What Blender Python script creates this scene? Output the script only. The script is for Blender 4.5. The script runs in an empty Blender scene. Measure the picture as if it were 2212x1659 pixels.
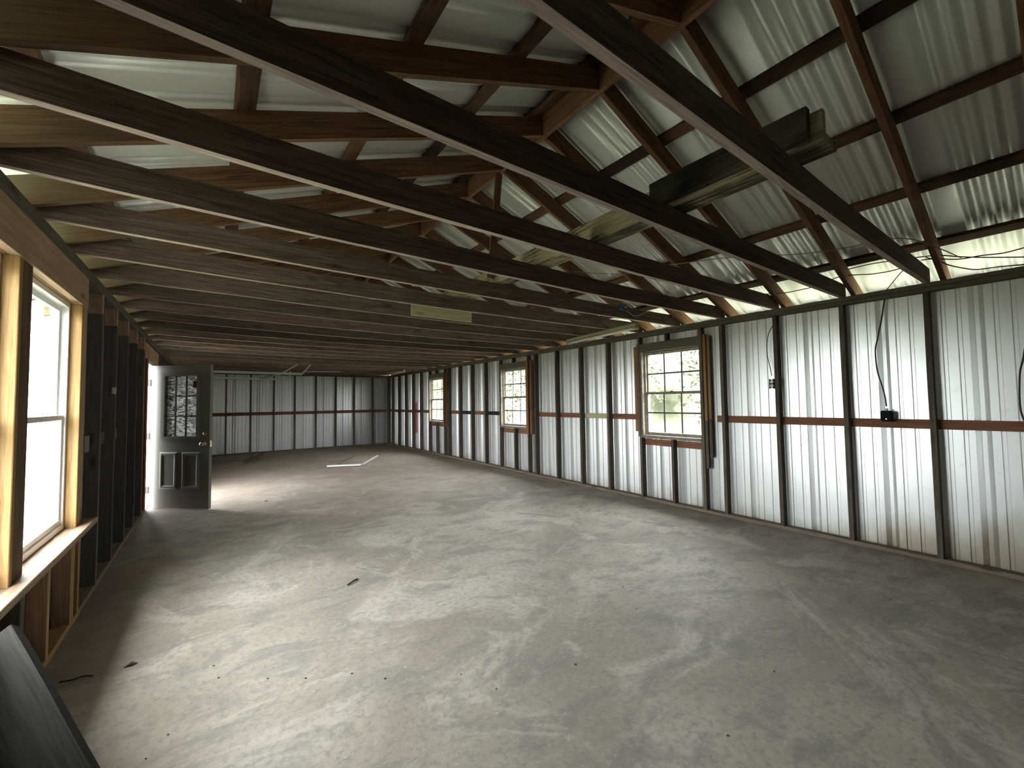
import bpy, bmesh, math, random
from mathutils import Vector, Matrix, noise
random.seed(7)
SC = bpy.context.scene
COL = SC.collection
# ------------------------------------------------------------------ camera
F_PX = 888.7
RT = Vector((0.80785433, -0.58921609, -0.01399202))
UP = Vector((-0.0141229, -0.04308584, 0.99897155))
FW = Vector((0.58921297, 0.80682589, 0.04312852))
CAMP = Vector((0, 0, 1.4456))
cd = bpy.data.cameras.new('camera')
cam = bpy.data.objects.new('camera', cd)
COL.objects.link(cam)
cd.sensor_fit = 'HORIZONTAL'
cd.sensor_width = 36
cd.lens = F_PX / 2212 * 36
cd.clip_start = 0.02
cam.matrix_world = Matrix(((RT.x, UP.x, -FW.x, CAMP.x), (RT.y, UP.y, -FW.y, CAMP.y),
                           (RT.z, UP.z, -FW.z, CAMP.z), (0, 0, 0, 1)))
SC.camera = cam
# ------------------------------------------------------------------ light
W = bpy.data.worlds.new('overcast_sky')
SC.world = W
W.use_nodes = True
nt = W.node_tree
nt.nodes.clear()
wo = nt.nodes.new('ShaderNodeOutputWorld')
bg = nt.nodes.new('ShaderNodeBackground')
tc = nt.nodes.new('ShaderNodeTexCoord')
sp = nt.nodes.new('ShaderNodeSeparateXYZ')
cr = nt.nodes.new('ShaderNodeValToRGB')
nt.links.new(tc.outputs['Generated'], sp.inputs[0])
nt.links.new(sp.outputs['Z'], cr.inputs[0])
cr.color_ramp.elements[0].position = 0.0
cr.color_ramp.elements[0].color = (0.92, 0.94, 0.97, 1)
cr.color_ramp.elements[1].position = 0.7
cr.color_ramp.elements[1].color = (0.96, 0.98, 1.0, 1)
nt.links.new(cr.outputs[0], bg.inputs[0])
bg.inputs[1].default_value = 4.0
nt.links.new(bg.outputs[0], wo.inputs[0])
SC.view_settings.view_transform = 'Standard'
SC.view_settings.look = 'None'
SC.view_settings.gamma = 1
SC.view_settings.use_curve_mapping = False
SC.view_settings.exposure = 3.15
SC.cycles.use_denoising = True
SC.cycles.max_bounces = 10
SC.cycles.diffuse_bounces = 8
SC.cycles.transparent_max_bounces = 12
SC.cycles.sample_clamp_indirect = 8
SC.cycles.caustics_reflective = False
SC.cycles.caustics_refractive = False


def portal(name, loc, rot, sx, sy):
    # a Cycles light portal in a daylight opening: gives no light of its own
    ld = bpy.data.lights.new(name, 'AREA')
    ld.shape = 'RECTANGLE'
    ld.size = sx
    ld.size_y = sy
    ld.cycles.is_portal = True
    o = bpy.data.objects.new(name, ld)
    o.location = loc
    o.rotation_euler = rot
    COL.objects.link(o)


# room numbers (metres): walls' inner stud faces, plate top, far wall, near wall
XR, XL, H, YB, YN = 5.103, -0.727, 2.449, 14.62, -1.3
XC = (XR + XL) / 2
SPC = 0.6096
SL = 0.39
RB0 = 2.496                      # rafter underside at the inner wall line
RIDGE_B = RB0 + SL * (XR - XC)   # rafter underside at the ridge
SXR, SXL = XR + 0.089 + 0.038, XL - 0.089 - 0.038   # siding planes


# ------------------------------------------------------------------ helpers
def px(x, y, ax, v):
    """world point where the sight line through a photo pixel meets a plane of the building"""
    d = FW * F_PX + RT * (x - 1106) - UP * (y - 829.5)
    t = (v - CAMP[ax]) / d[ax]
    return CAMP + d * t


def tag(o, label=None, cat=None, group=None, kind=None):
    if label: o['label'] = label
    if cat: o['category'] = cat
    if group: o['group'] = group
    if kind: o['kind'] = kind
    return o


def empty(name, loc=(0, 0, 0), rz=0):
    o = bpy.data.objects.new(name, None)
    o.location = loc
    o.rotation_euler = (0, 0, rz)
    o.empty_display_size = 0.1
    COL.objects.link(o)
    return o


def link(name, bm, mat, parent=None, smooth=False, world=None):
    me = bpy.data.meshes.new(name)
    bmesh.ops.recalc_face_normals(bm, faces=bm.faces)
    bm.to_mesh(me)
    bm.free()
    if smooth:
        for f in me.polygons: f.use_smooth = True
    me.materials.append(mat)
    o = bpy.data.objects.new(name, me)
    COL.objects.link(o)
    if world is not None: o.matrix_world = world
    if parent is not None:
        o.parent = parent
    return o


def box_bm(bm, x0, x1, y0, y1, z0, z1, M=None, seg=1):
    """box, optionally cut in seg slices along x"""
    rings = []
    for i in range(seg + 1):
        x = x0 + (x1 - x0) * i / seg
        r = [bm.verts.new(Vector(c)) for c in ((x, y0, z0), (x, y1, z0), (x, y1, z1), (x, y0, z1))]
        rings.append(r)
    for a, b in zip(rings, rings[1:]):
        for k in range(4):
            bm.faces.new((a[k], a[(k + 1) % 4], b[(k + 1) % 4], b[k]))
    bm.faces.new(rings[0])
    bm.faces.new(list(reversed(rings[-1])))
    if M is not None:
        for r in rings:
            for v in r: v.co = M @ v.co
    return rings


def board(name, c0, c1, wdir, w, t, mat, parent=None, bev=0.003, sag=0.0, rough=0.0, seg=1, plumb=False):
    """a length of lumber: centre line c0->c1, width w along wdir, thickness t.
    Local X is the grain."""
    c0, c1, wdir = Vector(c0), Vector(c1), Vector(wdir)
    ex = (c1 - c0)
    L = ex.length
    ex.normalize()
    ey = (wdir - ex * wdir.dot(ex)).normalized()
    ez = ex.cross(ey)
    bm = bmesh.new()
    if (sag or rough) and seg == 1: seg = 10
    rings = box_bm(bm, -L / 2, L / 2, -w / 2, w / 2, -t / 2, t / 2, seg=seg)
    if bev:
        es = [e for e in bm.edges if abs((e.verts[0].co - e.verts[1].co).normalized().x) > 0.99]
        # long edges only, plus ends stay crisp
        bmesh.ops.bevel(bm, geom=es, offset=min(bev, t * 0.3), segments=1, affect='EDGES')
    if plumb:
        for v in bm.verts:
            if abs(abs(v.co.x) - L / 2) < 1e-4: v.co.x -= ey.x / ex.x * v.co.y
    if sag or rough:
        dn = Vector((0, 0, -1))
        sl = Vector((ex.dot(dn), ey.dot(dn), ez.dot(dn)))
        sd = random.uniform(0, 99)
        for v in bm.verts:
            q = 1 - (2 * v.co.x / L) ** 2
            v.co += sl * sag * q
            if rough:
                n = noise.noise(Vector((v.co.x * 1.3 + sd, sd, 0)))
                v.co += Vector((0, rough * n, rough * 0.6 * noise.noise(Vector((v.co.x * 1.1, sd, 3)))))
    mid = (c0 + c1) / 2
    Mw = Matrix(((ex.x, ey.x, ez.x, mid.x), (ex.y, ey.y, ez.y, mid.y), (ex.z, ey.z, ez.z, mid.z), (0, 0, 0, 1)))
    if parent is not None:
        base = Matrix.Translation(parent.location) @ parent.rotation_euler.to_matrix().to_4x4()
        Mw = base.inverted() @ Mw
    o = link(name, bm, mat, None)
    if parent is not None: o.parent = parent
    o.matrix_local = Mw
    return o


def bx(name, x0, x1, y0, y1, z0, z1, axis, mat, parent=None, **k):
    """axis-aligned lumber, grain along axis"""
    lo, hi = Vector((x0, y0, z0)), Vector((x1, y1, z1))
    c = (lo + hi) / 2
    a = 'xyz'.index(axis)
    c0, c1 = c.copy(), c.copy()
    c0[a], c1[a] = lo[a], hi[a]
    oth = [i for i in range(3) if i != a]
    d = hi - lo
    wi = max(oth, key=lambda i: d[i])
    ti = [i for i in oth if i != wi][0]
    wd = Vector((0, 0, 0))
    wd[wi] = 1
    return board(name, c0, c1, wd, d[wi], d[ti], mat, parent, **k)


def tube_bm(bm, pts, r, n=8, r1=None):
    pts = [Vector(p) for p in pts]
    rings = []
    for i, p in enumerate(pts):
        a = pts[max(i - 1, 0)]
        b = pts[min(i + 1, len(pts) - 1)]
        d = (b - a).normalized()
        s = d.cross(Vector((0.13, 0.31, 0.94)))
        if s.length < 1e-3: s = d.cross(Vector((1, 0, 0)))
        s.normalize()
        u = s.cross(d)
        rr = r if r1 is None else r + (r1 - r) * i / (len(pts) - 1)
        rings.append([bm.verts.new(p + (s * math.cos(t) + u * math.sin(t)) * rr)
                      for t in [2 * math.pi * k / n for k in range(n)]])
    for a, b in zip(rings, rings[1:]):
        for k in range(n):
            bm.faces.new((a[k], a[(k + 1) % n], b[(k + 1) % n], b[k]))
    bm.faces.new(rings[0])
    bm.faces.new(list(reversed(rings[-1])))


def smooth_pts(P, m=6):
    P = [Vector(p) for p in P]
    out = []
    for i in range(len(P) - 1):
        p0, p1, p2, p3 = P[max(i - 1, 0)], P[i], P[i + 1], P[min(i + 2, len(P) - 1)]
        for k in range(m):
            t = k / m
            out.append(0.5 * ((2 * p1) + (p2 - p0) * t + (2 * p0 - 5 * p1 + 4 * p2 - p3) * t * t
                              + (-p0 + 3 * p1 - 3 * p2 + p3) * t ** 3))
    out.append(P[-1])
    return out


def cable(name, P, r, mat, parent=None):
    bm = bmesh.new()
    tube_bm(bm, smooth_pts(P), r)
    return link(name, bm, mat, parent, smooth=True)


def lathe_bm(bm, prof, M, n=20):
    """prof: (radius, height) pairs about local z"""
    rings = [[bm.verts.new(M @ Vector((r * math.cos(2 * math.pi * k / n), r * math.sin(2 * math.pi * k / n), h)))
              for k in range(n)] for r, h in prof]
    for a, b in zip(rings, rings[1:]):
        for k in range(n):
            bm.faces.new((a[k], a[(k + 1) % n], b[(k + 1) % n], b[k]))
    bm.faces.new(rings[0])
    bm.faces.new(list(reversed(rings[-1])))


ORD = ['first', 'second', 'third', 'fourth', 'fifth', 'sixth', 'seventh', 'eighth', 'ninth', 'tenth', 'eleventh',
       'twelfth', 'thirteenth', 'fourteenth', 'fifteenth', 'sixteenth', 'seventeenth', 'eighteenth', 'nineteenth',
       'twentieth', 'twenty-first', 'twenty-second', 'twenty-third', 'twenty-fourth', 'twenty-fifth', 'twenty-sixth',
       'twenty-seventh', 'twenty-eighth', 'twenty-ninth', 'thirtieth']


# ------------------------------------------------------------------ materials
class N:
    """tiny node helper"""

    def __init__(s, name):
        s.m = bpy.data.materials.new(name)
        s.m.use_nodes = True
        s.t = s.m.node_tree
        s.t.nodes.clear()
        s.out = s.n('ShaderNodeOutputMaterial')
        s.b = s.n('ShaderNodeBsdfPrincipled')
        s.l(s.b.outputs[0], s.out.inputs[0])

    def n(s, typ, **k):
        o = s.t.nodes.new(typ)
        for a, v in k.items(): setattr(o, a, v)
        return o

    def l(s, a, b): s.t.links.new(a, b)

    def val(s, sock, v):
        if hasattr(v, 'is_output'):
            s.l(v, sock)
        else:
            sock.default_value = v

    def math(s, op, a, b=0.0, c=None, clamp=False):
        o = s.n('ShaderNodeMath', operation=op, use_clamp=clamp)
        s.val(o.inputs[0], a)
        s.val(o.inputs[1], b)
        if c is not None: s.val(o.inputs[2], c)
        return o.outputs[0]

    def mix(s, f, a, b, mode='MIX'):
        o = s.n('ShaderNodeMix', data_type='RGBA', blend_type=mode)
        s.val(o.inputs[0], f)
        for i, v in ((6, a), (7, b)):
            if isinstance(v, tuple): v = (v[0], v[1], v[2], 1)
            s.val(o.inputs[i], v)
        return o.outputs[2]

    def noise(s, vec, scale, detail=4, rough=0.55, dist=0.0):
        o = s.n('ShaderNodeTexNoise')
        s.val(o.inputs['Vector'], vec)
        o.inputs['Scale'].default_value = scale
        o.inputs['Detail'].default_value = detail
        o.inputs['Roughness'].default_value = rough
        o.inputs['Distortion'].default_value = dist
        return o.outputs[0]

    def ramp(s, f, lo, hi, a=(0, 0, 0), b=(1, 1, 1)):
        o = s.n('ShaderNodeValToRGB')
        s.l(f, o.inputs[0])
        e = o.color_ramp.elements
        e[0].position, e[1].position = lo, hi
        e[0].color = (*a, 1)
        e[1].color = (*b, 1)
        return o.outputs[0]

    def mapping(s, vec, scale=(1, 1, 1), loc=(0, 0, 0)):
        o = s.n('ShaderNodeMapping')
        s.val(o.inputs['Vector'], vec)
        o.inputs['Scale'].default_value = scale
        o.inputs['Location'].default_value = loc
        return o.outputs[0]

    def bump(s, h, strength=0.3, dist=0.01):
        o = s.n('ShaderNodeBump')
        o.inputs['Strength'].default_value = strength
        o.inputs['Distance'].default_value = dist
        s.l(h, o.inputs['Height'])
        s.l(o.outputs[0], s.b.inputs['Normal'])

    def rand(s): return s.n('ShaderNodeObjectInfo').outputs['Random']


def wood(name, a, b, stain=(0.03, 0.025, 0.02), st_lo=0.62, st_hi=0.72, st_amt=0.6, var=0.35, rough=0.85, knots=True,
         extra=None, knot_col=(0.05, 0.03, 0.02)):
    s = N(name)
    tcn = s.n('ShaderNodeTexCoord').outputs['Object']
    rd = s.rand()
    off = s.n('ShaderNodeVectorMath', operation='ADD')
    s.l(tcn, off.inputs[0])
    cmb = s.n('ShaderNodeCombineXYZ')
    s.l(s.math('MULTIPLY', rd, 37.0), cmb.inputs[0])
    s.l(s.math('MULTIPLY', rd, 11.0), cmb.inputs[1])
    s.l(s.math('MULTIPLY', rd, 17.0), cmb.inputs[2])
    s.l(cmb.outputs[0], off.inputs[1])
    v = off.outputs[0]
    g1 = s.noise(s.mapping(v, (1.1, 22, 22)), 2.2, 6, 0.6, 1.2)
    g2 = s.noise(s.mapping(v, (3, 90, 90)), 2.0, 3, 0.6)
    big = s.noise(v, 1.7, 3, 0.5)
    g = s.math('ADD', s.math('MULTIPLY', g1, 0.7), s.math('MULTIPLY', g2, 0.3))
    col = s.mix(s.ramp(g, 0.40, 0.60), a, b)
    # board to board variation
    br = s.math('ADD', 1 - var / 2, s.math('MULTIPLY', rd, var))
    vv = s.n('ShaderNodeHueSaturation')
    s.l(col, vv.inputs['Color'])
    s.l(br, vv.inputs['Value'])
    col = vv.outputs[0]
    stn = s.ramp(s.math('ADD', s.math('MULTIPLY', big, 0.6), s.math('MULTIPLY', g1, 0.4)), st_lo, st_hi)
    col = s.mix(s.math('MULTIPLY', stn, st_amt), col, stain)
    if knots:
        vo = s.n('ShaderNodeTexVoronoi')
        s.val(vo.inputs['Vector'], s.mapping(v, (2.2, 7.5, 7.5)))
        vo.inputs['Scale'].default_value = 0.9
        kn = s.ramp(vo.outputs['Distance'], 0.05, 0.16, (1, 1, 1), (0, 0, 0))
        col = s.mix(s.math('MULTIPLY', kn, 0.75), col, knot_col)
    if extra: col = extra(s, v, col)
    s.l(col, s.b.inputs['Base Color'])
    s.b.inputs['Roughness'].default_value = rough
    s.b.inputs['Specular IOR Level'].default_value = 0.25
    s.bump(g, 0.35, 0.004)
    return s.m


def plain(name, c, rough=0.6, metal=0.0, spec=0.4, emit=None, nscale=None, namt=0.2):
    s = N(name)
    if nscale:
        tcn = s.n('ShaderNodeTexCoord').outputs['Object']
        col = s.mix(s.ramp(s.noise(tcn, nscale, 5), 0.35, 0.7), c, tuple(v * (1 - namt) for v in c))
        s.l(col, s.b.inputs['Base Color'])
    else:
        s.b.inputs['Base Color'].default_value = (*c, 1)
    s.b.inputs['Roughness'].default_value = rough
    s.b.inputs['Metallic'].default_value = metal
    s.b.inputs['Specular IOR Level'].default_value = spec
    return s.m


def algae(s, v, col):
    # green-grey algae bloom on the rafter tails over the left eave
    g = s.n('ShaderNodeNewGeometry').outputs['Position']
    q = s.n('ShaderNodeSeparateXYZ')
    s.l(g, q.inputs[0])
    n = s.noise(g, 2.2, 5, 0.65, 0.6)
    m = s.math('MULTIPLY', s.math('SUBTRACT', s.math('MULTIPLY', n, 2.4), s.math('ADD', q.outputs[0], 1.42)), 1.5, clamp=True)
    return s.mix(s.math('MULTIPLY', m, 0.65), col, (0.125, 0.128, 0.085))


M_JOIST = wood('weathered_joist_wood', (0.060, 0.041, 0.031), (0.160, 0.114, 0.088), var=0.5)
M_JOIST2 = wood('lighter_joist_wood', (0.092, 0.066, 0.051), (0.22, 0.162, 0.128), var=0.55)
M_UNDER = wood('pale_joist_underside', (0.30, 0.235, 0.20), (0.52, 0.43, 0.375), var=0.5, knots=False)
M_RAFT = wood('brown_rafter_wood', (0.115, 0.058, 0.029), (0.25, 0.135, 0.068), var=0.35, st_amt=0.8, extra=algae)
M_PURL = wood('stained_purlin_wood', (0.075, 0.038, 0.022), (0.20, 0.105, 0.058), st_lo=0.46, st_hi=0.56, st_amt=0.92,
              stain=(0.022, 0.014, 0.010))
M_STUD = wood('grey_stud_wood', (0.070, 0.057, 0.045), (0.135, 0.112, 0.09), var=0.5)
M_PLATE = wood('grey_plate_wood', (0.10, 0.088, 0.068), (0.17, 0.15, 0.118), var=0.25)
M_SOLE = wood('dirty_sole_wood', (0.15, 0.115, 0.085), (0.29, 0.23, 0.17), var=0.25)
M_GIRT = wood('red_brown_girt_wood', (0.155, 0.070, 0.038), (0.27, 0.128, 0.070), var=0.3)
M_BLACK = wood('charred_girt_wood', (0.015, 0.014, 0.013), (0.035, 0.032, 0.03), var=0.3)
M_NEW = wood('new_pine_lumber', (0.29, 0.165, 0.062), (0.43, 0.27, 0.12), stain=(0.40, 0.22, 0.09), st_lo=0.66,
             st_hi=0.8, st_amt=0.5, var=0.15, rough=0.6, knot_col=(0.25, 0.12, 0.05))
M_SILL = wood('sill_pine_lumber', (0.34, 0.22, 0.14), (0.50, 0.35, 0.25), stain=(0.36, 0.2, 0.1), st_lo=0.66,
              st_hi=0.8, st_amt=0.5, var=0.12, rough=0.6, knot_col=(0.25, 0.12, 0.05))
M_HDR = wood('header_pine_lumber', (0.42, 0.27, 0.18), (0.56, 0.40, 0.27), stain=(0.2, 0.11, 0.06), var=0.15,
             rough=0.7, knot_col=(0.10, 0.05, 0.03))
M_CRIP = wood('brown_cripple_wood', (0.36, 0.22, 0.12), (0.50, 0.33, 0.20), var=0.2, knot_col=(0.07, 0.03, 0.015))
M_DARK = wood('dark_mullion_wood', (0.10, 0.065, 0.04), (0.17, 0.12, 0.08), var=0.2)
M_LSTUD = wood('charcoal_stud_wood', (0.11, 0.108, 0.104), (0.17, 0.165, 0.155), var=0.25, st_amt=0.4)
M_MOULD = wood('mouldy_strongback_wood', (0.30, 0.265, 0.145), (0.52, 0.465, 0.29), st_lo=0.50, st_hi=0.56, st_amt=0.9,
               stain=(0.02, 0.02, 0.012), var=0.2)
M_MOULD2 = wood('blackened_strongback_wood', (0.035, 0.030, 0.024), (0.15, 0.128, 0.09), st_lo=0.46, st_hi=0.56,
                st_amt=0.9, stain=(0.01, 0.01, 0.008), var=0.2)
M_PALE = wood('pale_patch_wood', (0.40, 0.38, 0.22), (0.54, 0.50, 0.32), var=0.1, st_amt=0.3)
M_SIDEB = wood('golden_brown_trim_wood', (0.19, 0.108, 0.05), (0.31, 0.185, 0.095), var=0.25, st_amt=0.3)


def siding_mat(name, base, dirt=True, metal=0.6):
    s = N(name)
    g = s.n('ShaderNodeNewGeometry').outputs['Position']
    xyz = s.n('ShaderNodeSeparateXYZ')
    s.l(g, xyz.inputs[0])
    X, Y, Z = xyz.outputs
    st = s.noise(s.mapping(g, (9, 9, 0.5)), 2.0, 5, 0.6)
    blot = s.noise(g, 14, 6, 0.7)
    dark = tuple(v * 0.62 for v in base)
    col = s.mix(s.math('MULTIPLY', s.ramp(st, 0.5, 0.75), 0.16), base, dark)
    col = s.mix(s.math('MULTIPLY', s.ramp(blot, 0.62, 0.75), 0.25), col, (0.25, 0.24, 0.20))
    if dirt:
        nz = s.noise(s.mapping(g, (1, 1.5, 0.6)), 3.0, 5, 0.6)
        hgt = s.math('ADD', Z, s.math('MULTIPLY', nz, -0.55))
        # taller stain near the camera end of the wall
        lim = s.math('MULTIPLY_ADD', Y, -0.22, 0.32)
        lim = s.math('MAXIMUM', lim, -0.12)
        m = s.math('MULTIPLY', s.math('SUBTRACT', lim, hgt), 3.0, clamp=True)
        col = s.mix(s.math('MULTIPLY', m, 0.75), col, (0.36, 0.29, 0.17))
        # red spray-paint streak far down the right wall
        a = s.math('COMPARE', Y, 12.32, 0.11)
        b_ = s.math('COMPARE', Z, 0.99, s.math('MULTIPLY_ADD', s.noise(s.mapping(g, (1, 30, 1)), 3), 0.35, 0.30))
        c_ = s.math('GREATER_THAN', X, 5.0)
        m2 = s.math('MULTIPLY', s.math('MULTIPLY', a, b_), c_)
        col = s.mix(s.math('MULTIPLY', m2, 0.8), col, (0.55, 0.04, 0.03))
    s.l(col, s.b.inputs['Base Color'])
    s.b.inputs['Roughness'].default_value = 0.37
    s.b.inputs['Metallic'].default_value = metal
    s.bump(s.noise(g, 60, 4, 0.6), 0.08, 0.003)
    return s.m


M_SIDE = siding_mat('galvanised_siding', (0.86, 0.87, 0.86))
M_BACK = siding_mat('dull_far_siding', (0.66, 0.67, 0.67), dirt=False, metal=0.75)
M_LSIDE = siding_mat('shade_dark_siding', (0.19, 0.19, 0.19), dirt=False)  # left wall's lack of light is put into this dark base colour
M_ROOF = siding_mat('galvanised_roofing', (0.66, 0.67, 0.625), dirt=False, metal=0.18)


def concrete():
    s = N('stained_concrete')
    g = s.n('ShaderNodeNewGeometry').outputs['Position']
    xyz = s.n('ShaderNodeSeparateXYZ')
    s.l(g, xyz.inputs[0])
    X, Y, Z = xyz.outputs
    big = s.noise(g, 0.7, 5, 0.6, 0.6)
    med = s.noise(s.mapping(g, (1.0, 1.8, 1)), 2.3, 7, 0.65, 0.8)
    fine = s.noise(g, 26, 8, 0.75)
    col = s.mix(s.ramp(big, 0.40, 0.60), (0.307, 0.271, 0.223), (0.439, 0.395, 0.330))
    col = s.mix(s.math('MULTIPLY', s.ramp(med, 0.50, 0.60), 0.62), col, (0.216, 0.206, 0.196))
    col = s.mix(s.math('MULTIPLY', s.ramp(s.noise(g, 1.1, 6, 0.65, 1.5), 0.51, 0.60), 0.6), col, (0.550, 0.503, 0.435))
    col = s.mix(s.math('MULTIPLY', s.ramp(fine, 0.48, 0.62), 0.55), col, (0.199, 0.190, 0.182))
    # bleached aggregate specks
    col = s.mix(s.math('MULTIPLY', s.ramp(s.noise(g, 45, 5, 0.8), 0.58, 0.66), 0.6), col, (0.56, 0.55, 0.53))
    # brown earth dust along the right wall, by the left wall (painted shade too) and down the far end
    n2 = s.math('MULTIPLY', s.noise(s.mapping(g, (1, 0.6, 1)), 1.4, 5, 0.6, 0.8), 1.6)
    r = s.math('MULTIPLY', s.math('ADD', s.math('SUBTRACT', X, 5.55), n2), 1.2, clamp=True)
    l = s.math('MULTIPLY', s.math('SUBTRACT', s.math('ADD', n2, -0.45), s.math('ADD', X, 0.2)), 0.9, clamp=True)
    f = s.math('MULTIPLY', s.math('SUBTRACT', s.math('ADD', s.math('MULTIPLY', Y, 0.16), n2), 1.45), 1.0, clamp=True)
    d = s.math('MAXIMUM', r, l)
    col = s.mix(s.math('MULTIPLY', f, 0.6), col, (0.335, 0.265, 0.205))
    col = s.mix(s.math('MULTIPLY', d, 0.75), col, (0.19, 0.135, 0.095))
    # dark hairline scratches and tyre scuffs
    wv = s.noise(s.mapping(g, (0.9, 6, 1)), 2.0, 6, 0.7, 2.0)
    ln = s.math('MULTIPLY', s.ramp(s.math('ABSOLUTE', s.math('SUBTRACT', wv, 0.5)), 0.0, 0.012, (1, 1, 1), (0, 0, 0)),
                s.ramp(s.noise(g, 0.9, 3), 0.5, 0.62))
    col = s.mix(s.math('MULTIPLY', ln, 0.6), col, (0.09, 0.08, 0.07))
    s.l(col, s.b.inputs['Base Color'])
    s.l(s.math('MULTIPLY_ADD', med, 0.25, 0.55), s.b.inputs['Roughness'])
    s.b.inputs['Specular IOR Level'].default_value = 0.35
    hh = s.math('ADD', s.math('MULTIPLY', fine, 0.5), s.math('MULTIPLY', s.noise(g, 9, 6, 0.7), 1.0))
    s.bump(hh, 0.5, 0.008)
    return s.m


M_FLOOR = concrete()
M_WHITE = plain('white_vinyl', (0.80, 0.80, 0.78), 0.35)
M_OLDWHITE = plain('weathered_white_paint', (0.26, 0.22, 0.17), 0.6, nscale=20, namt=0.5)
M_MUNT = plain('grey_muntin_metal', (0.07, 0.07, 0.07), 0.6, 0.0)
M_DOOR = plain('cream_door_paint', (0.24, 0.235, 0.215), 0.4)
M_BRASS = plain('tarnished_brass', (0.55, 0.45, 0.25), 0.25, 1.0)
M_STEEL = plain('dull_hinge_steel', (0.035, 0.025, 0.018), 0.6, 0.0)
M_GALV = plain('galvanised_track', (0.50, 0.53, 0.50), 0.35, 0.7)
M_BLK = plain('black_plastic', (0.010, 0.010, 0.010), 0.75, spec=0.1)
M_CBL = plain('dark_cable_sheath', (0.035, 0.022, 0.018), 0.5)
M_TAN = plain('tan_cable_sheath', (0.30, 0.22, 0.13), 0.5)
M_WCBL = plain('white_cable_sheath', (0.65, 0.65, 0.62), 0.5)
M_BLUE = plain('blue_plastic', (0.02, 0.12, 0.24), 0.4)
M_FIX = plain('cream_enamel', (0.42, 0.39, 0.24), 0.4)
M_TUBE = plain('frosted_tube_glass', (0.82, 0.80, 0.72), 0.25)
M_RED = plain('faded_red_sticker', (0.30, 0.03, 0.04), 0.6)
M_IVORY = plain('ivory_receptacle', (0.72, 0.68, 0.58), 0.4)
M_LEAF = plain('dry_leaf', (0.05, 0.032, 0.02), 0.8)


def glass():
    s = N('window_glass')
    tr = s.n('ShaderNodeBsdfTransparent')
    tr.inputs[0].default_value = (0.95, 0.97, 0.96, 1)
    gl = s.n('ShaderNodeBsdfGlossy')
    gl.inputs['Roughness'].default_value = 0.03
    mx = s.n('ShaderNodeMixShader')
    mx.inputs[0].default_value = 0.06
    s.l(tr.outputs[0], mx.inputs[1])
    s.l(gl.outputs[0], mx.inputs[2])
    s.l(mx.outputs[0], s.out.inputs[0])
    return s.m


def film():
    s = N('crumpled_plastic_film')
    tcn = s.n('ShaderNodeTexCoord').outputs['Object']
    nz = s.noise(s.mapping(tcn, (5, 5, 16)), 1.6, 5, 0.65, 1.6)
    s.l(s.mix(s.ramp(nz, 0.4, 0.62), (0.10, 0.10, 0.11), (0.62, 0.63, 0.65)), s.b.inputs['Base Color'])
    s.b.inputs['Roughness'].default_value = 0.18
    s.bump(nz, 1.0, 0.05)
    tr = s.n('ShaderNodeBsdfTransparent')
    tl = s.n('ShaderNodeBsdfTranslucent')
    tl.inputs[0].default_value = (0.8, 0.82, 0.85, 1)
    m0 = s.n('ShaderNodeMixShader')
    s.l(s.ramp(nz, 0.42, 0.60), m0.inputs[0])
    s.l(tr.outputs[0], m0.inputs[1])
    s.l(tl.outputs[0], m0.inputs[2])
    mx = s.n('ShaderNodeMixShader')
    mx.inputs[0].default_value = 0.3
    s.l(m0.outputs[0], mx.inputs[1])
    s.l(s.b.outputs[0], mx.inputs[2])
    s.l(mx.outputs[0], s.out.inputs[0])
    return s.m


M_GLASS, M_FILM = glass(), film()


def grass():
    s = N('meadow_grass')
    g = s.n('ShaderNodeNewGeometry').outputs['Position']
    s.l(s.mix(s.ramp(s.noise(g, 3, 6, 0.7), 0.35, 0.65), (0.145, 0.152, 0.105), (0.205, 0.212, 0.152)),
        s.b.inputs['Base Color'])
    s.b.inputs['Roughness'].default_value = 0.9
    s.bump(s.noise(g, 30, 4), 0.6, 0.05)
    return s.m


def foliage():
    s = N('spring_leaf')
    s.l(s.mix(s.rand(), (0.026, 0.032, 0.014), (0.095, 0.105, 0.050)), s.b.inputs['Base Color'])
    s.b.inputs['Roughness'].default_value = 0.6
    return s.m


M_GRASS, M_FOL = grass(), foliage()
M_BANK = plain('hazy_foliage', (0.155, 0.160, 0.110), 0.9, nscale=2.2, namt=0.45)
M_BARK = plain('grey_bark', (0.10, 0.085, 0.07), 0.9)


# ------------------------------------------------------------------ sheet metal
def profile(a, b, phase, major=0.046, minor=0.012):
    """ribbed-panel cross-section: list of (s, depth) from a to b, wide rib every 0.61 m, small ribs between"""
    pts = []
    k0 = math.floor((a - phase) / 0.61) - 1
    k1 = math.ceil((b - phase) / 0.61) + 1
    for k in range(k0, k1 + 1):
        c = phase + 0.61 * k
        for off, d, hw in ((-0.205, minor, 0.010), (-0.11, minor, 0.010), (0, major, 0.013), (0.10, minor, 0.010),
                           (0.195, minor, 0.010), (0.285, minor * 0.7, 0.008)):
            q = c + off
            sl = 0.006 if d < major else 0.033
            pts += [(q - hw - sl, 0), (q - hw, d), (q + hw, d), (q + hw + sl, 0)]
    pts = [p for p in pts if a < p[0] < b]
    return [(a, 0)] + pts + [(b, 0)]


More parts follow.
